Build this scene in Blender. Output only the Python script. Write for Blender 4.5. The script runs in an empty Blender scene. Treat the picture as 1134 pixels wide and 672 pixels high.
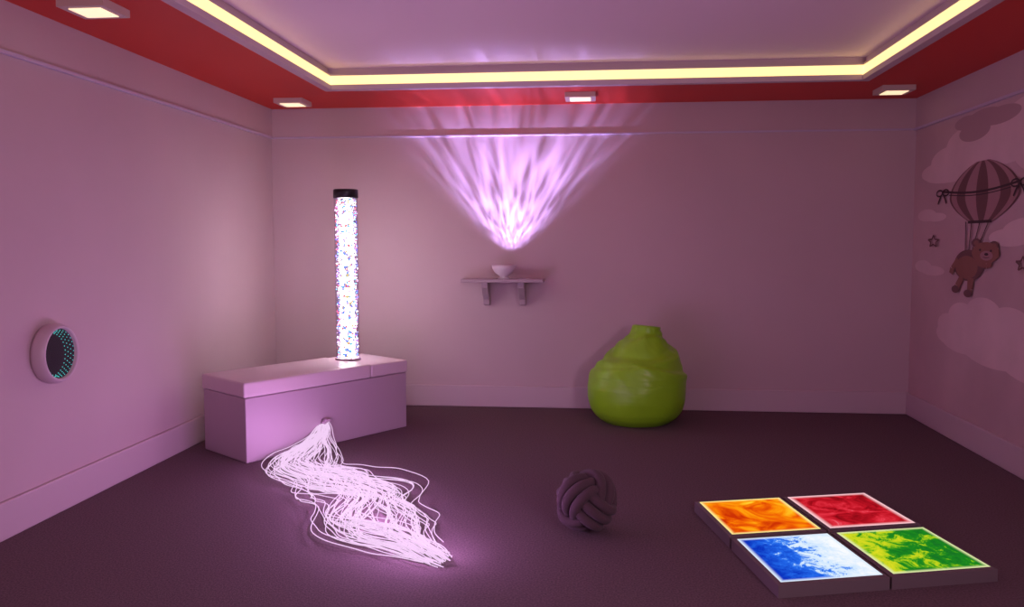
import bpy, bmesh, math, random
from mathutils import Vector, Matrix, noise
random.seed(7)
C=bpy.context; col=C.collection
C.scene.view_settings.view_transform='Standard'
C.scene.view_settings.look='None'

# ---------------- helpers ----------------
def srgb(r,g,b,k=1.0):
    f=lambda c:(c/255/12.92) if c/255<=.04045 else ((c/255+.055)/1.055)**2.4
    return (f(r)*k,f(g)*k,f(b)*k,1)
def mat(name,color=(.5,.5,.5,1),rough=.6,emis=None,es=0,metal=0,spec=.5,noise_scale=0,noise_amt=0,bump=0,bump_scale=200,sheen=0):
    m=bpy.data.materials.new(name);m.use_nodes=True
    nt=m.node_tree;b=nt.nodes['Principled BSDF']
    b.inputs['Base Color'].default_value=color;b.inputs['Roughness'].default_value=rough
    b.inputs['Metallic'].default_value=metal;b.inputs['Specular IOR Level'].default_value=spec
    if sheen: b.inputs['Sheen Weight'].default_value=sheen
    tc=nt.nodes.new('ShaderNodeTexCoord')
    if noise_scale:
        n=nt.nodes.new('ShaderNodeTexNoise');n.inputs['Scale'].default_value=noise_scale;n.inputs['Detail'].default_value=5
        nt.links.new(tc.outputs['Object'],n.inputs['Vector'])
        r=nt.nodes.new('ShaderNodeValToRGB')
        r.color_ramp.elements[0].position=.3;r.color_ramp.elements[1].position=.7
        r.color_ramp.elements[0].color=tuple(c*(1-noise_amt) for c in color[:3])+(1,)
        r.color_ramp.elements[1].color=tuple(min(1,c*(1+noise_amt)) for c in color[:3])+(1,)
        nt.links.new(n.outputs['Fac'],r.inputs['Fac']);nt.links.new(r.outputs['Color'],b.inputs['Base Color'])
    if bump:
        n=nt.nodes.new('ShaderNodeTexNoise');n.inputs['Scale'].default_value=bump_scale;n.inputs['Detail'].default_value=3
        nt.links.new(tc.outputs['Object'],n.inputs['Vector'])
        bp=nt.nodes.new('ShaderNodeBump');bp.inputs['Strength'].default_value=bump;bp.inputs['Distance'].default_value=.01
        nt.links.new(n.outputs['Fac'],bp.inputs['Height']);nt.links.new(bp.outputs['Normal'],b.inputs['Normal'])
    if emis:
        b.inputs['Emission Color'].default_value=emis;b.inputs['Emission Strength'].default_value=es
    return m
def obj(name,verts,faces,mats,parent=None,smooth=False,bevel=0,segs=3,fmat=None):
    me=bpy.data.meshes.new(name);me.from_pydata([tuple(v) for v in verts],[],faces)
    if not isinstance(mats,(list,tuple)):mats=[mats]
    for m in mats:me.materials.append(m)
    if fmat:
        for p,i in zip(me.polygons,fmat):p.material_index=i
    bm=bmesh.new();bm.from_mesh(me);bmesh.ops.recalc_face_normals(bm,faces=bm.faces);bm.to_mesh(me);bm.free()
    if smooth:
        for p in me.polygons:p.use_smooth=True
    me.update()
    o=bpy.data.objects.new(name,me);col.objects.link(o)
    if parent:o.parent=parent
    if bevel:
        b=o.modifiers.new('bevel','BEVEL');b.width=bevel;b.segments=segs;b.limit_method='ANGLE'
    return o
def boxgeo(x0,x1,y0,y1,z0,z1):
    v=[(x,y,z) for z in(z0,z1) for y in(y0,y1) for x in(x0,x1)]
    f=[(0,1,3,2),(4,5,7,6),(0,1,5,4),(2,3,7,6),(0,2,6,4),(1,3,7,5)]
    return v,f
def box(name,x0,x1,y0,y1,z0,z1,m,**k):
    v,f=boxgeo(x0,x1,y0,y1,z0,z1);return obj(name,v,f,m,**k)
def prism(name,pts,z0,z1,m,**k):
    n=len(pts);v=[(p[0],p[1],z0) for p in pts]+[(p[0],p[1],z1) for p in pts]
    f=[tuple(range(n)),tuple(range(n,2*n))]+[(i,(i+1)%n,(i+1)%n+n,i+n) for i in range(n)]
    return obj(name,v,f,m,**k)
def lathe(name,prof,m,center,axis='Z',n=48,parent=None,smooth=True):
    v=[];f=[]
    for r,h in prof:
        for i in range(n):
            a=2*math.pi*i/n
            if axis=='Z':v.append((center[0]+r*math.cos(a),center[1]+r*math.sin(a),center[2]+h))
            else:v.append((center[0]+h,center[1]+r*math.cos(a),center[2]+r*math.sin(a)))
    for j in range(len(prof)-1):
        for i in range(n):
            f.append((j*n+i,j*n+(i+1)%n,(j+1)*n+(i+1)%n,(j+1)*n+i))
    f.append(tuple(range(n)));f.append(tuple(range((len(prof)-1)*n,len(prof)*n)))
    o=obj(name,v,f,m,parent=parent)
    if smooth:
        for p in o.data.polygons:p.use_smooth=len(p.vertices)<5
    return o
def empty(name,loc=(0,0,0)):
    o=bpy.data.objects.new(name,None);o.empty_display_size=.1;col.objects.link(o);return o

# ---------------- room dims ----------------
XL,XR,YB,H=-3.0,2.706,7.76,2.7245
YF=-1.6
ZR,ZB=2.465,.195
M_wall=mat('wall_paint',(.55,.41,.44,1),.75,noise_scale=1.2,noise_amt=.03,bump=.05,bump_scale=120)
M_mwall=mat('mural_wallpaper',(.55,.38,.405,1),.75,noise_scale=1.4,noise_amt=.10)
M_trim=mat('trim_paint',(.56,.43,.47,1),.5)
M_rail=mat('rail_paint',(.54,.45,.60,1),.35)
M_red=mat('red_ceiling_paint',(.60,.024,.010,1),.55,bump=.03,bump_scale=60)
M_tray=mat('tray_ceiling_paint',(.88,.70,.80,1),.8)
# carpet
M_carpet=mat('carpet',(.155,.105,.120,1),.95,noise_scale=110,noise_amt=.30,bump=.5,bump_scale=260,spec=.1)

box('floor',XL-.1,XR+.1,YF,YB+.1,-.1,0,M_carpet)
box('wall_back',XL-.1,XR+.1,YB,YB+.1,0,3.0,M_wall)
box('wall_left',XL-.1,XL,YF,YB,0,3.0,M_wall)
box('wall_right',XR,XR+.1,YF,YB,0,3.0,M_mwall)
box('baseboard_back',XL,XR,YB-.025,YB,0,ZB,M_trim,bevel=.008)
box('baseboard_left',XL,XL+.025,YF,YB-.025,0,ZB,M_trim,bevel=.008)
box('baseboard_right',XR-.025,XR,YF,YB-.025,0,ZB,M_trim,bevel=.008)
# frieze above a thin picture rail
FR=.010
box('trim_1',XL+FR,XR-FR,YB-FR,YB,ZR,H,M_wall)
box('trim_2',XL,XL+FR,YF,YB,ZR,H,M_wall)
box('trim_3',XR-FR,XR,YF,YB,ZR,H,M_wall)
box('trim_4',XL+FR+.006,XR-FR-.006,YB-FR-.006,YB,ZR-.010,ZR+.006,M_rail,bevel=.003)
box('trim_5',XL,XL+FR+.014,YF,YB,ZR-.012,ZR+.008,M_rail,bevel=.003)
box('trim_6',XR-FR-.014,XR,YF,YB,ZR-.012,ZR+.008,M_rail,bevel=.003)

# ceiling: red soffit ring + raised tray
TL,TR,TB,TF=-2.179,2.02,6.83,-.6
ZT=2.885
def addbox(lst,*a):
    v,f=boxgeo(*a);o=len(lst[0]);lst[0].extend(v);lst[1].extend([tuple(i+o for i in q) for q in f])
L=[[],[]]
addbox(L,XL,TL,YF,YB,H,H+.03);addbox(L,TR,XR,YF,YB,H,H+.03)
addbox(L,TL,TR,TB,YB,H,H+.03);addbox(L,TL,TR,YF,TF,H,H+.03)
nred=len(L[1])
addbox(L,TL-.1,TR+.1,TF-.1,TB+.1,ZT,ZT+.05)
obj('ceiling',L[0],L[1],[M_red,M_tray],fmat=[0]*nred+[1]*(len(L[1])-nred))
# cove frame around the tray
def ring(name,inset0,inset1,z0,z1,m,bevel=0):
    L=[[],[]]
    a,b=inset0,inset1
    addbox(L,TL+a,TL+b,TF+a,TB-a,z0,z1);addbox(L,TR-b,TR-a,TF+a,TB-a,z0,z1)
    addbox(L,TL+b,TR-b,TB-b,TB-a,z0,z1);addbox(L,TL+b,TR-b,TF+a,TF+b,z0,z1)
    return obj(name,L[0],L[1],m,bevel=bevel)
M_frame=mat('cove_frame_paint',(.58,.45,.48,1),.6)
M_led=mat('cove_led_diffuser',(1,.9,.5,1),.5,emis=(1,.78,.30,1),es=1.2)
cove=empty('cove_light')
o=ring('lip',-.01,.055,H-.012,H+.03,M_frame,.004);o.parent=cove
o=ring('backing',0.02,.03,H+.03,ZT,M_frame);o.parent=cove
o=ring('led_strip',.03,.05,H+.032,H+.10,M_led);o.parent=cove
o=ring('upper_trim',.03,.05,H+.10,H+.115,M_frame);o.parent=cove

# downlights
M_dlf=mat('downlight_frame_white',(.62,.5,.45,1),.4)
M_dlp=mat('downlight_panel_glow',(1,.9,.7,1),.5,emis=(1,.72,.42,1),es=1.15)
for i,(x,y) in enumerate([(-2.59,4.29),(-2.62,7.28),(-.153,7.25),(2.33,7.2),(2.33,4.29)]):
    L=[[],[]];s=.125
    addbox(L,x-s,x+s,y-s,y+s,H-.04,H-.0005)
    addbox(L,x-s*.68,x+s*.68,y-s*.68,y+s*.68,H-.044,H-.0395)
    obj('ceiling_downlight',L[0],L[1],[M_dlf,M_dlp],fmat=[0]*6+[1]*6)

# ---------------- storage box ----------------
M_box=mat('lilac_vinyl',(.46,.34,.41,1),.5,bump=.04,bump_scale=300)
M_lid=mat('lilac_cushion_vinyl',(.64,.50,.56,1),.45,bump=.04,bump_scale=300)
bx=empty('storage_box')
F=Vector((-2.375,5.549));R=Vector((-1.54,6.845));Lc=Vector((-2.859,5.937));B=Lc+R-F
cen=(F+B)/2
def lerp(a,b,t):return a+(b-a)*t
ins=[cen+(p-cen)*.985 for p in (F,R,B,Lc)]
prism('body',ins,0,.447,M_box,parent=bx,bevel=.008)
s1=.742
prism('lid',[F,lerp(F,R,s1),lerp(Lc,B,s1),Lc],.45,.555,M_lid,parent=bx,bevel=.014,segs=4)
prism('lid_small',[lerp(F,R,s1+.004),R,B,lerp(Lc,B,s1+.004)],.45,.549,M_lid,parent=bx,bevel=.014,segs=4)

# ---------------- bubble tube ----------------
M_black=mat('black_plastic',(.008,.007,.009,1),.35)
bt=empty('bubble_tube')
tx,ty=-2.02,6.79
tr=.094
M_core=bpy.data.materials.new('glowing_bubble_water');M_core.use_nodes=True
nt=M_core.node_tree;nt.nodes.clear()
out=nt.nodes.new('ShaderNodeOutputMaterial');em=nt.nodes.new('ShaderNodeEmission')
tc=nt.nodes.new('ShaderNodeTexCoord');vo=nt.nodes.new('ShaderNodeTexVoronoi');vo.inputs['Scale'].default_value=50
rp=nt.nodes.new('ShaderNodeValToRGB');rp.color_ramp.interpolation='CONSTANT';e=rp.color_ramp.elements
e[0].position=.0;e[0].color=(1,.88,.84,1);e[1].position=.50;e[1].color=(.030,.008,.008,1)
for p,c in [(.60,(.007,.013,.036,1)),(.71,(.026,.020,.032,1)),(.80,(.008,.024,.032,1)),(.87,(.03,.024,.009,1)),(.92,(1,.88,.86,1))]:
    x=e.new(p);x.color=c
nt.links.new(tc.outputs['Object'],vo.inputs['Vector'])
sp=nt.nodes.new('ShaderNodeSeparateColor');nt.links.new(vo.outputs['Color'],sp.inputs['Color'])
nt.links.new(sp.outputs['Red'],rp.inputs['Fac']);nt.links.new(rp.outputs['Color'],em.inputs['Color'])
em.inputs['Strength'].default_value=34.0;nt.links.new(em.outputs[0],out.inputs[0])
lathe('water_core',[(.055,0.03),(.055,1.30)],M_core,(tx,ty,.55),parent=bt,n=32)
# clear acrylic shell
M_ac=bpy.data.materials.new('clear_acrylic');M_ac.use_nodes=True
nt=M_ac.node_tree;nt.nodes.clear()
out=nt.nodes.new('ShaderNodeOutputMaterial');mx=nt.nodes.new('ShaderNodeMixShader');tp=nt.nodes.new('ShaderNodeBsdfTransparent');gl=nt.nodes.new('ShaderNodeBsdfGlossy')
tp.inputs[0].default_value=(.84,.82,.90,1);gl.inputs['Roughness'].default_value=.05
mx.inputs[0].default_value=.06
nt.links.new(tp.outputs[0],mx.inputs[1]);nt.links.new(gl.outputs[0],mx.inputs[2]);nt.links.new(mx.outputs[0],out.inputs[0])
n=48;v=[];f=[]
for z in(.556,1.87):
    for i in range(n):
        a=2*math.pi*i/n;v.append((tx+tr*math.cos(a),ty+tr*math.sin(a),z))
f=[(i,(i+1)%n,(i+1)%n+n,i+n) for i in range(n)]
obj('acrylic_shell',v,f,M_ac,parent=bt,smooth=True)
lathe('cap',[(.099,0),(.099,.064),(.093,.07)],M_black,(tx,ty,1.858),parent=bt)
lathe('base_ring',[(.102,0),(.102,.012),(.097,.016)],M_box,(tx,ty,.553),parent=bt)
bcols=[(1,1,1,1),(.9,.12,.15,1),(.08,.18,.9,1),(.8,.4,.9,1),(.1,.55,.8,1),(.02,.015,.10,1)]
bm_m=[mat('bead_%d'%i,c,.3,emis=c,es=(1.2 if i==0 else .5)) for i,c in enumerate(bcols)]
bm=bmesh.new()
for k in range(2200):
    a=random.random()*2*math.pi;r=random.uniform(.060,.088);z=random.uniform(.568,1.855)
    s=random.uniform(.003,.0065)
    ret=bmesh.ops.create_icosphere(bm,subdivisions=1,radius=s,matrix=Matrix.Translation((tx+r*math.cos(a),ty+r*math.sin(a),z)))
    mi=random.choices(range(6),[5,4,5,3,3,4])[0]
    fs=set()
    for vv in ret['verts']:
        for ff in vv.link_faces:fs.add(ff)
    for ff in fs:ff.material_index=mi
me=bpy.data.meshes.new('bubbles');bm.to_mesh(me);bm.free()
for m in bm_m:me.materials.append(m)
o=bpy.data.objects.new('bubbles',me);col.objects.link(o);o.parent=bt

# ---------------- fibre optic strands ----------------
fo=empty('fiber_optic_strands')
M_fib=mat('glowing_fiber',(.03,.02,.03,1),.5,emis=(.86,.60,.88,1),es=1.0,spec=.1)
ctrl=[(-2.005,6.085,.175,.03),(-1.99,5.95,.12,.07),(-1.985,5.68,.04,.14),(-1.86,5.32,.03,.17),(-1.62,5.12,.03,.22),(-1.40,4.90,.03,.24),(-1.27,4.60,.03,.22),(-1.10,4.27,.03,.17),(-.89,4.05,.03,.12),(-.70,3.86,.02,.045)]
def cr(p0,p1,p2,p3,t):
    return [.5*((2*b)+(-a+c)*t+(2*a-5*b+4*c-d)*t*t+(-a+3*b-3*c+d)*t**3) for a,b,c,d in zip(p0,p1,p2,p3)]
def path(s):
    n=len(ctrl)-1;x=s*n;i=min(int(x),n-1);t=x-i
    g=lambda k:ctrl[max(0,min(n,k))]
    return cr(g(i-1),g(i),g(i+1),g(i+2),t)
cu=bpy.data.curves.new('strands','CURVE');cu.dimensions='3D';cu.bevel_depth=.0025;cu.bevel_resolution=1;cu.resolution_u=2
NF=90
for k in range(NF):
    u0=random.uniform(-.95,.95);ph=u0*1.6+random.random()*1.3
    if random.random()<.16: u0*=1.5
    end=random.uniform(.92,1.01) if random.random()<.75 else random.uniform(.74,.92)
    N=40;pts=[]
    hz=random.uniform(.004,.06)
    for j in range(N+1):
        s=j/N*end
        p=path(min(s,1));q=path(min(s+.01,1));q0=path(max(s-.01,0))
        d=Vector((q[0]-q0[0],q[1]-q0[1],0)).normalized();nrm=Vector((-d.y,d.x,0))
        wob=noise.noise(Vector((s*6,ph,0)))*1.0+noise.noise(Vector((s*13,ph*1.5,5)))*.42+noise.noise(Vector((s*24,k*3.1,15)))*.14
        u=(u0+wob*min(1,s*5))*p[3]
        z=max(.005,p[2]-.03+hz+.03*noise.noise(Vector((s*7,ph*3,9)))) if s>.2 else p[2]+(hz-.03)*min(1,s*4)+u0*.01
        z=max(.005,z)
        P=Vector((p[0],p[1],0))+nrm*u
        if s>1: P+=d*(s-1)*2.5
        pts.append((P.x,P.y,z))
    spn=cu.splines.new('NURBS');spn.points.add(len(pts)-1)
    for i,pp in enumerate(pts):spn.points[i].co=(*pp,1)
    spn.use_endpoint_u=True;spn.order_u=4
cu.materials.append(M_fib)
o=bpy.data.objects.new('strands',cu);col.objects.link(o);o.parent=fo
# violet light given off along the bundle
for k,(s,pw) in enumerate([(.26,2.0),(.35,3.8),(.44,5.0),(.54,5.8),(.64,6.2),(.74,6.4),(.84,6.0),(.94,5.4)]):
    p=path(s)
    l=bpy.data.lights.new('strand_glow','POINT');l.energy=pw;l.color=(.82,.40,1.0);l.shadow_soft_size=.03
    o=bpy.data.objects.new('strand_glow_%d'%(k+1),l);col.objects.link(o);o.location=(p[0],p[1],p[2]+.17);o.parent=fo
# ferrule
fdir=(R-F).normalized();nrm=Vector((fdir.y,-fdir.x))
pf=F+(R-F)*.44
o=lathe('ferrule',[(.03,0),(.034,.0),(.034,.05),(.028,.055)],M_box,(0,0,0),parent=fo,n=24)
o.location=(pf.x-nrm.x*.002,pf.y-nrm.y*.002,.175);o.rotation_euler=Vector((nrm.x,nrm.y,0)).to_track_quat('Z','Y').to_euler()

# ---------------- shelf + projector bowl ----------------
M_shelf=mat('shelf_paint',(.42,.32,.36,1),.5)
sh=empty('wall_shelf')
box('board',-1.205,-.475,7.50,YB-.001,1.15,1.18,M_shelf,parent=sh,bevel=.004)
for i,x in enumerate((-1.0,-.675)):
    v=[(x-.028,YB-.001,1.15),(x-.028,7.55,1.15),(x-.028,7.56,1.10),(x-.028,7.62,1.04),(x-.028,7.69,.99),(x-.028,7.70,.94),(x-.028,YB-.001,.93)]
    n=len(v);v2=[(a+.056,b,c) for a,b,c in v]
    f=[tuple(range(n)),tuple(range(n,2*n))]+[(k,(k+1)%n,(k+1)%n+n,k+n) for k in range(n)]
    obj('bracket_%d'%(i+1),v+v2,f,M_shelf,parent=sh,bevel=.004)
M_bowl=mat('white_plastic',(.75,.66,.72,1),.35)
bp=empty('light_projector_bowl')
px,py=-.835,7.615
lathe('bowl',[(.05,0),(.052,.008),(.03,.018),(.045,.03),(.078,.055),(.1,.09),(.108,.12),(.103,.12),(.094,.09),(.07,.065),(.02,.05)],M_bowl,(px,py,1.18),parent=bp)
M_lens=mat('projector_lens',(.05,.05,.08,1),.1)
lathe('lens',[(.04,0),(.04,.03),(.03,.045),(.012,.052)],M_lens,(px+.03,py,1.235),parent=bp,n=24)
ld=bpy.data.lights.new('projector_spot','SPOT');ld.spot_size=math.radians(101);ld.spot_blend=.60;ld.shadow_soft_size=.006
ld.energy=10.0;ld.color=(.55,.42,1.0)
lo=bpy.data.objects.new('projector_spot',ld);col.objects.link(lo);lo.location=(px+.055,py,1.297);lo.rotation_euler=(math.pi,0,0);lo.parent=bp
ld.use_nodes=True;nt=ld.node_tree
em=nt.nodes['Emission']
N=nt.nodes.new;Lk=nt.links.new
tc=N('ShaderNodeTexCoord');sx=N('ShaderNodeSeparateXYZ');Lk(tc.outputs['Normal'],sx.inputs[0])
def mth(op,a,b=None,c=None,clamp=False):
    m=N('ShaderNodeMath');m.operation=op;m.use_clamp=clamp
    for i,vv in enumerate((a,b,c)):
        if vv is None:continue
        if isinstance(vv,(int,float)):m.inputs[i].default_value=vv
        else:Lk(vv,m.inputs[i])
    return m.outputs[0]
U=mth('DIVIDE',sx.outputs[0],sx.outputs[2]);V=mth('DIVIDE',sx.outputs[1],sx.outputs[2])
cb=N('ShaderNodeCombineXYZ');Lk(U,cb.inputs[0]);Lk(mth('POWER',mth('MAXIMUM',V,.02),.6),cb.inputs[1])
nz=N('ShaderNodeTexNoise');nz.inputs['Scale'].default_value=6;Lk(cb.outputs[0],nz.inputs['Vector'])
mixv=N('ShaderNodeMixRGB');mixv.blend_type='ADD';mixv.inputs[0].default_value=.18;Lk(cb.outputs[0],mixv.inputs[1]);Lk(nz.outputs['Color'],mixv.inputs[2])
vo=N('ShaderNodeTexVoronoi');vo.feature='SMOOTH_F1';vo.inputs['Scale'].default_value=11.5;vo.inputs['Smoothness'].default_value=.5;Lk(mixv.outputs[0],vo.inputs['Vector'])
ca=mth('POWER',mth('MULTIPLY',vo.outputs['Distance'],1.6),1.6)
ca=mth('ADD',ca,.17)
Vc=mth('MAXIMUM',V,.08)
wt=mth('POWER',Vc,-2.15)
mr=N('ShaderNodeMapRange');mr.interpolation_type='SMOOTHSTEP';Lk(V,mr.inputs[0]);mr.inputs[1].default_value=.06;mr.inputs[2].default_value=.18;mr.inputs[3].default_value=.04;mr.inputs[4].default_value=1
# fade to the sides
mr2=N('ShaderNodeMapRange');mr2.interpolation_type='SMOOTHSTEP';Lk(mth('ABSOLUTE',U),mr2.inputs[0]);mr2.inputs[1].default_value=.35;mr2.inputs[2].default_value=1.2;mr2.inputs[3].default_value=1;mr2.inputs[4].default_value=.3
st=mth('MULTIPLY',mth('MULTIPLY',mth('MULTIPLY',ca,wt),mr.outputs[0]),mr2.outputs[0])
Lk(st,em.inputs['Strength'])

# ---------------- bean bag ----------------
M_bean=mat('green_vinyl',(.26,.60,.014,1),.36,bump=.03,bump_scale=40)
prof=[(0,.25),(.03,.325),(.10,.380),(.20,.408),(.30,.410),(.40,.390),(.48,.352),(.56,.30),(.63,.24),(.69,.18),(.73,.148),(.77,.135),(.80,.125)]
def pr(z):
    for (a,b),(c,d) in zip(prof,prof[1:]):
        if z<=c:
            t=(z-a)/(c-a);return b+(d-b)*t
    return prof[-1][1]
def prs(z):return (pr(max(0,z-.025))+pr(z)*2+pr(min(.8,z+.025)))/4
bxx,byy=.328,7.24
n=180;rows=150;v=[];f=[]
folds=[(.46,.085,3.9,.044),(.60,.07,.3,.044),(.69,.035,2.6,.030),(.745,.014,1.2,.022),(.53,.09,1.5,.026)]
for j in range(rows+1):
    z=.8*j/rows
    for i in range(n):
        a=2*math.pi*i/n
        r=prs(z)
        for zf,am,ph,dd in folds:
            zz=zf+am*math.sin(a+ph)+.010*math.sin(3*a+ph*2)
            t=(z-zz)
            sg=1/(1+math.exp(max(-50,min(50,t/.007))))
            r+=dd*(sg-.5)*math.exp(-abs(t)/.07)
        amp=.006 if z<.4 else .009
        r+=amp*noise.noise(Vector((math.cos(a)*2.2,math.sin(a)*2.2,z*6)))
        r+=.004*noise.noise(Vector((math.cos(a+z*3)*5,math.sin(a+z*3)*5,z*14)))*(1 if z>.35 else .2)
        cx=.085*max(0,(z-.3)/.5)**1.2
        v.append((bxx+cx+r*math.cos(a),byy+r*math.sin(a),z*1.0+ (z/.8)**6*.012*math.cos(a+2.5)))
for j in range(rows):
    for i in range(n):
        f.append((j*n+i,j*n+(i+1)%n,(j+1)*n+(i+1)%n,(j+1)*n+i))
f.append(tuple(range(n)))
k0=rows*n
v.append((bxx+.085,byy,.800));ci=len(v)-1
base=len(v)
for i in range(n):
    a=2*math.pi*i/n
    v.append((bxx+.085+.105*math.cos(a),byy+.105*math.sin(a),.806+.012*math.cos(a+2.5)))
for i in range(n):
    f.append((k0+i,k0+(i+1)%n,base+(i+1)%n,base+i));f.append((base+i,base+(i+1)%n,ci))
obj('beanbag_chair',v,f,M_bean,smooth=True)

# ---------------- knotted ball ----------------
M_rope=mat('mauve_knit_fabric',(.085,.046,.060,1),.9,bump=.5,bump_scale=180,sheen=.08)
kb=bpy.data.curves.new('knot_ball','CURVE');kb.dimensions='3D';kb.bevel_depth=.0265;kb.bevel_resolution=5;kb.resolution_u=4
Rb=.126
for ax in range(3):
    for j in(-1,0,1):
        h=j*.050
        s=kb.splines.new('NURBS');M=40;s.points.add(M-1)
        for i in range(M):
            th=2*math.pi*i/M
            rad=math.sqrt(Rb*Rb-h*h)-.021*math.cos(2*th)
            hh=h*(1-.12*math.cos(2*th))
            p=[0,0,0];p[ax]=hh;p[(ax+1)%3]=rad*math.cos(th);p[(ax+2)%3]=rad*math.sin(th)
            q=Vector(p);q+=.010*noise.noise_vector(q*9+Vector((ax*3,j,0)))
            s.points[i].co=(*q,1)
        s.use_cyclic_u=True;s.order_u=4
kb.materials.append(M_rope)
o=bpy.data.objects.new('tmp',kb);col.objects.link(o)
o.rotation_euler=(.5,.45,.95);o.location=(-.05,4.387,.163)
dg=C.evaluated_depsgraph_get();me=bpy.data.meshes.new_from_object(o.evaluated_get(dg))
mw=o.matrix_basis.copy();me.transform(mw)
bpy.data.objects.remove(o)
bm=bmesh.new();bm.from_mesh(me)
bmesh.ops.create_icosphere(bm,subdivisions=3,radius=.10,matrix=Matrix.Translation((-.05,4.387,.163)))
zm=min(vv.co.z for vv in bm.verts)
for vv in bm.verts:vv.co.z-=zm
bm.to_mesh(me);bm.free()
for p in me.polygons:p.use_smooth=True
me.name='knotted_ball'
o=bpy.data.objects.new('knotted_ball',me);col.objects.link(o)

# ---------------- liquid floor tiles ----------------
M_tf=mat('tile_frame_plastic',(.16,.12,.13,1),.5)
def tilemat(name,stops,scale,grad,gdir,dist=1.0,seed=0,edge=(1,1,1,1),es=1.0,rough=.62,edgew=.06):
    m=bpy.data.materials.new(name);m.use_nodes=True;nt=m.node_tree;nt.nodes.clear()
    N=nt.nodes.new;Lk=nt.links.new
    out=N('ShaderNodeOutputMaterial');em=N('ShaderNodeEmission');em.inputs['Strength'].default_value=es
    uv=N('ShaderNodeUVMap');uv.uv_map='UVMap'
    nz=N('ShaderNodeTexNoise');nz.noise_dimensions='3D';nz.inputs['Scale'].default_value=scale;nz.inputs['Detail'].default_value=7;nz.inputs['Roughness'].default_value=rough;nz.inputs['Distortion'].default_value=dist
    mp=N('ShaderNodeMapping');mp.inputs['Location'].default_value=(0,0,seed);Lk(uv.outputs[0],mp.inputs[0]);Lk(mp.outputs[0],nz.inputs['Vector'])
    sx=N('ShaderNodeSeparateXYZ');Lk(uv.outputs[0],sx.inputs[0])
    def mth(op,a,b=None,clamp=False):
        q=N('ShaderNodeMath');q.operation=op;q.use_clamp=clamp
        for i,vv in enumerate((a,b)):
            if vv is None:continue
            if isinstance(vv,(int,float)):q.inputs[i].default_value=vv
            else:Lk(vv,q.inputs[i])
        return q.outputs[0]
    g=mth('ADD',mth('MULTIPLY',mth('SUBTRACT',sx.outputs[0],.5),gdir[0]),mth('MULTIPLY',mth('SUBTRACT',sx.outputs[1],.5),gdir[1]))
    v=mth('ADD',mth('ADD',mth('MULTIPLY',mth('SUBTRACT',nz.outputs['Fac'],.5),1.9),.5),mth('MULTIPLY',g,grad),clamp=True)
    r=N('ShaderNodeValToRGB');Lk(v,r.inputs[0])
    es_=r.color_ramp.elements
    es_[0].position=stops[0][0];es_[0].color=stops[0][1];es_[1].position=stops[-1][0];es_[1].color=stops[-1][1]
    for p,c in stops[1:-1]:
        q=es_.new(p);q.color=c
    # pale rim where the liquid thins at the borders
    ex=mth('MINIMUM',sx.outputs[0],mth('SUBTRACT',1,sx.outputs[0]));ey=mth('MINIMUM',sx.outputs[1],mth('SUBTRACT',1,sx.outputs[1]))
    ed=mth('MINIMUM',ex,ey)
    mr=N('ShaderNodeMapRange');mr.interpolation_type='SMOOTHSTEP';Lk(ed,mr.inputs[0]);mr.inputs[1].default_value=0;mr.inputs[2].default_value=edgew;mr.inputs[3].default_value=1;mr.inputs[4].default_value=0
    mx=N('ShaderNodeMixRGB');Lk(mr.outputs[0],mx.inputs[0]);Lk(r.outputs[0],mx.inputs[1]);mx.inputs[2].default_value=edge
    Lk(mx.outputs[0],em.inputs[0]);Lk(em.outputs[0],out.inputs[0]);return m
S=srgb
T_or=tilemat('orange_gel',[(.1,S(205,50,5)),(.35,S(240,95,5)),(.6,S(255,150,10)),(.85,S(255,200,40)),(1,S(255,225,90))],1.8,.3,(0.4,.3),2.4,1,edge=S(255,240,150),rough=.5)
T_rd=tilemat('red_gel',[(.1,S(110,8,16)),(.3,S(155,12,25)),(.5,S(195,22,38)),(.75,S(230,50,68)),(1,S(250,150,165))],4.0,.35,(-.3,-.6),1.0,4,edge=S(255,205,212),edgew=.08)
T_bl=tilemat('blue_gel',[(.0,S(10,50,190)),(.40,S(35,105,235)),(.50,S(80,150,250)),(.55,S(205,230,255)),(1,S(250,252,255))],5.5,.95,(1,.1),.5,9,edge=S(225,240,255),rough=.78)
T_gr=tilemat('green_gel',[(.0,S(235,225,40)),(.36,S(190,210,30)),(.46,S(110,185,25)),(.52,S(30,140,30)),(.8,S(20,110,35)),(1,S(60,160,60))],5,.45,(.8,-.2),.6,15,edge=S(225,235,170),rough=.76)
O=Vector((.568,4.777));UU=Vector((.966,.271));VV=Vector((.213,-1.118))
su=.475;sv=.47
def tile(name,u0,v0,m):
    u1=u0+su;v1=v0+sv
    P=lambda u,v,z:(O.x+UU.x*u+VV.x*v,O.y+UU.y*u+VV.y*v,z)
    e=.020
    v=[P(u0-e,v0-e,0),P(u1+e,v0-e,0),P(u1+e,v1+e,0),P(u0-e,v1+e,0),
       P(u0-e,v0-e,.055),P(u1+e,v0-e,.055),P(u1+e,v1+e,.055),P(u0-e,v1+e,.055),
       P(u0,v0,.06),P(u1,v0,.06),P(u1,v1,.06),P(u0,v1,.06)]
    f=[(0,1,2,3),(0,1,5,4),(1,2,6,5),(2,3,7,6),(3,0,4,7),(4,5,9,8),(5,6,10,9),(6,7,11,10),(7,4,8,11),(8,9,10,11)]
    o=obj(name,v,f,[M_tf,m],fmat=[0]*9+[1])
    me=o.data;uvl=me.uv_layers.new(name='UVMap')
    mp={8:(0,1),9:(1,1),10:(1,0),11:(0,0)}
    for l in me.loops:
        if l.vertex_index in mp:uvl.data[l.index].uv=mp[l.vertex_index]
    return o
tile('liquid_floor_tile',0,0,T_or);tile('liquid_floor_tile',.525,0,T_rd)
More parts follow.
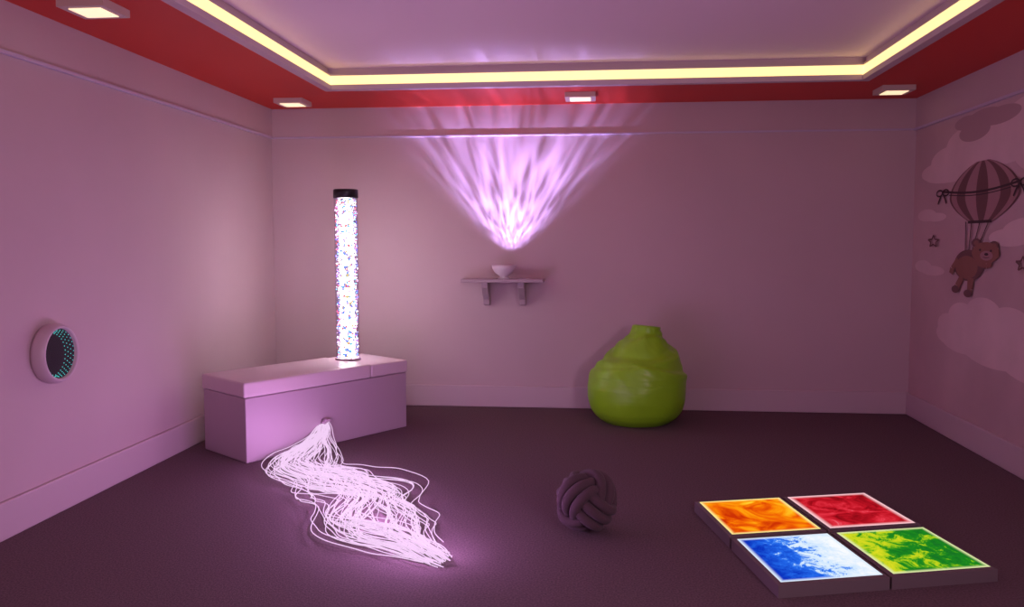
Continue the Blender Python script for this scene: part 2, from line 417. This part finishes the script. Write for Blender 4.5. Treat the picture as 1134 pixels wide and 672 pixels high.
tile('liquid_floor_tile',0,.53,T_bl);tile('liquid_floor_tile',.525,.53,T_gr)

# ---------------- infinity mirror porthole ----------------
im=empty('infinity_mirror')
M_ring=mat('porthole_ring_plastic',(.55,.42,.48,1),.4)
cy,cz=4.42,.897;rr=.165
lathe('ring',[(rr*.97,0.001),(rr,.02),(rr*.99,.055),(rr*.93,.078),(rr*.87,.082),(rr*.83,.074),(rr*.82,.02)],M_ring,(XL,cy,cz),axis='X',parent=im,n=64)
M_dark=mat('dark_mirror_glass',(.01,.012,.02,1),.08,spec=.8)
lathe('mirror',[(rr*.84,.02),(rr*.84,.062)],M_dark,(XL,cy,cz),axis='X',parent=im,n=64)
M_teal=mat('teal_led_and_reflection',(.02,.2,.2,1),.4,emis=(.06,.55,.50,1),es=1.0)
bm=bmesh.new()
for ri in range(4):  # first ring: LEDs; later rings: their mirror images modelled as glowing dots
    r=.1275-.004*ri;cnt=30;sz=.0031;oy=-.021*ri
    for i in range(cnt):
        a=2*math.pi*(i+.5*(ri%2))/cnt
        yy,zz=oy+r*math.cos(a),r*math.sin(a)
        if math.hypot(yy,zz)>.130:continue
        bmesh.ops.create_icosphere(bm,subdivisions=1,radius=sz,matrix=Matrix.Translation((XL+.063,cy+yy,cz+zz)))
me=bpy.data.meshes.new('leds_and_reflections');bm.to_mesh(me);bm.free();me.materials.append(M_teal)
o=bpy.data.objects.new('leds_and_reflections',me);col.objects.link(o);o.parent=im

# ---------------- wall mural (flat printed shapes on right wall) ----------------
mm=[mat('mural_cloud_light',(.68,.50,.525,1),.8,noise_scale=3,noise_amt=.06),
    mat('mural_sky',(.44,.32,.35,1),.8),
    mat('mural_brown',(.16,.075,.08,1),.8),
    mat('mural_pale_stripe',(.38,.21,.23,1),.8),
    mat('mural_dark',(.05,.025,.03,1),.8),
    mat('mural_tan',(.27,.12,.095,1),.8),
    mat('mural_cloud_dark',(.43,.285,.305,1),.8)]  # darker clouds of the printed mural
MV=[];MF=[];MI=[]
layer=[0]
def poly(pts,mi):
    layer[0]+=1
    x=XR-.0015-.00008*layer[0];o=len(MV)
    for y,z in pts:MV.append((x,y,z))
    MF.append(tuple(range(o,o+len(pts))));MI.append(mi)
def ell(y,z,ry,rz,mi,rot=0,n=28):
    c,s=math.cos(rot),math.sin(rot)
    poly([(y-(ry*math.cos(t)*c*1.0-rz*math.sin(t)*s*1.0),z+(ry*math.cos(t)*s+rz*math.sin(t)*c)) for t in [2*math.pi*i/n for i in range(n)]],mi)
def stroke(pts,w,mi,wy=None):
    wy=wy or w*1.6
    for (a,b),(c,d) in zip(pts,pts[1:]):
        dx,dy=c-a,d-b;l=math.hypot(dx,dy) or 1
        nx,ny=-dy/l*wy/2,dx/l*w/2
        poly([(a+nx,b+ny),(c+nx,d+ny),(c-nx,d-ny),(a-nx,b-ny)],mi)
# clouds
for (y,z,a,b) in [(7.30,2.06,.30,.07),(7.05,2.13,.35,.11),(6.75,2.22,.35,.13),(6.3,2.27,.45,.13),(5.7,2.29,.5,.15),(7.0,2.02,.5,.06),(6.2,2.14,.7,.12),(5.4,2.1,.6,.2)]:
    ell(y,z,a,b,0)
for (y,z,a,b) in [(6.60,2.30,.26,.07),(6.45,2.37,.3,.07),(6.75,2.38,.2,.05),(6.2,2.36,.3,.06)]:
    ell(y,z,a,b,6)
for (y,z,a,b) in [(6.95,.86,.20,.09),(6.70,.94,.25,.11),(6.35,1.0,.28,.11),(5.95,.95,.32,.12),(5.5,.85,.4,.14),(6.7,.76,.38,.09),(6.2,.74,.5,.11),(5.6,.72,.5,.12),(6.95,.79,.22,.08),(6.3,.86,.6,.12)]:
    ell(y,z,a,b,0)
for (y,z,a,b) in [(7.5,1.30,.18,.05),(7.3,1.27,.25,.04),(7.45,1.72,.2,.05),(7.25,1.70,.2,.035)]:
    ell(y,z,a,b,0)
for (y,z,a,b) in [(6.0,1.53,.3,.06),(5.7,1.57,.4,.09),(5.3,1.5,.4,.08)]:
    ell(y,z,a,b,0)
# balloon: gores
by,bz=6.43,1.86
HW=.565
def env(t): # t 0 top .. 1 bottom : half width, z
    z=bz+.215-.44*t
    w=HW*math.sin(math.pi*min(1,(t*.86+.02)))**.62 if t<.55 else HW*math.sin(math.pi*(.55*.86+.02))**.62*(1-((t-.55)/.45)**1.7*.72)
    return w,z
ng=9
for g in range(ng):
    a0=-math.pi/2+math.pi*g/ng;a1=-math.pi/2+math.pi*(g+1)/ng
    s0,s1_=math.sin(a0),math.sin(a1)
    K=18;left=[];right=[]
    for i in range(K+1):
        w,z=env(i/K);left.append((by-w*s0,z));right.append((by-w*s1_,z))
    poly(left+right[::-1],2 if g%2==0 else 3)
# garland band and bows
yl,yr=by+.70,by-.56
band=[(yl+(yr-yl)*i/10,1.895-.035*math.sin(math.pi*i/10)) for i in range(11)]
stroke(band,.016,4)
stroke([(a,b-.022) for a,b in band[1:-1]],.007,4)
for yy in(yl,yr):
    for s_ in(-1,1):
        pts=[(yy+s_*.06+.06*math.cos(t),1.885+.024*math.sin(t)) for t in [2*math.pi*i/12 for i in range(13)]]
        stroke(pts,.012,4)
        stroke([(yy,1.885),(yy+s_*.05,1.84),(yy+s_*.08,1.80)],.014,4)
# ropes to bear
for yy,ty_ in((by+.24,6.66),(by+.14,6.60),(by+.0,6.54),(by-.14,6.47)):
    stroke([(yy,1.65),(ty_,1.44)],.005,4,.014)
stroke([(by+.20,1.645),(by-.18,1.645)],.02,4)
# bear
ell(6.60,1.33,.25,.115,2,0)       # body
ell(6.63,1.315,.19,.085,5)
ell(6.20,1.475,.075,.032,2);ell(6.48,1.495,.075,.032,2)  # ears
ell(6.20,1.475,.04,.018,5);ell(6.48,1.495,.04,.018,5)
ell(6.33,1.425,.215,.075,5)        # head
ell(6.31,1.405,.10,.034,3)        # muzzle
ell(6.31,1.415,.032,.010,4)
ell(6.24,1.44,.017,.008,4);ell(6.41,1.445,.017,.008,4)
stroke([(6.36,1.395),(6.31,1.390),(6.26,1.395)],.004,4)
stroke([(6.52,1.36),(6.30,1.33),(6.22,1.35)],.035,5,.07) # arm
stroke([(6.78,1.37),(6.88,1.30),(6.90,1.26)],.04,5,.08)
stroke([(6.70,1.24),(6.78,1.17),(6.80,1.14)],.045,5,.10) # legs
stroke([(6.55,1.24),(6.55,1.16),(6.58,1.12)],.045,5,.10)
ell(6.81,1.145,.07,.028,2);ell(6.59,1.125,.07,.028,2)
# star outline
def star(y,z,ry,rz,mi):
    P=[(y+(ry if i%2==0 else ry*.45)*math.sin(math.pi*i/5),z+(rz if i%2==0 else rz*.45)*math.cos(math.pi*i/5)) for i in range(11)]
    stroke(P,.011,mi,.022)
star(7.27,1.505,.12,.05,2)
star(5.78,1.36,.10,.05,2)
star(5.3,1.62,.10,.05,2)
obj('wall_mural',MV,MF,mm,fmat=MI)

# ---------------- lights ----------------
w=bpy.data.worlds.new('World');C.scene.world=w;w.use_nodes=True
w.node_tree.nodes['Background'].inputs[0].default_value=(.70,.48,.58,1)
w.node_tree.nodes['Background'].inputs[1].default_value=.27
def area(name,loc,rot,sx_,sy_,e,c):
    l=bpy.data.lights.new(name,'AREA');l.shape='RECTANGLE';l.size=sx_;l.size_y=sy_;l.energy=e;l.color=c
    o=bpy.data.objects.new(name,l);col.objects.link(o);o.location=loc;o.rotation_euler=rot;return o
area('added_fill_light',(1.9,-.6,1.9),(math.radians(84),0,math.radians(62)),1.0,.6,95,(.90,.60,.84))  # added fill light behind the camera, brightens the left side

# ---------------- camera ----------------
cam=bpy.data.cameras.new('camera');co=bpy.data.objects.new('camera',cam);col.objects.link(co);C.scene.camera=co
cam.sensor_fit='HORIZONTAL';cam.sensor_width=36;cam.lens=36*953/1134;cam.clip_start=.05
yaw,pitch,roll=-.09954,.07054,-.00118
f_=Vector((math.sin(yaw)*math.cos(pitch),math.cos(yaw)*math.cos(pitch),-math.sin(pitch)))
r_=Vector((math.cos(yaw),-math.sin(yaw),0));u_=r_.cross(f_)
r2=r_*math.cos(roll)+u_*math.sin(roll);u2=-r_*math.sin(roll)+u_*math.cos(roll)
m=Matrix((r2,u2,-f_)).transposed().to_4x4();m.translation=(0,0,1.5);co.matrix_world=m
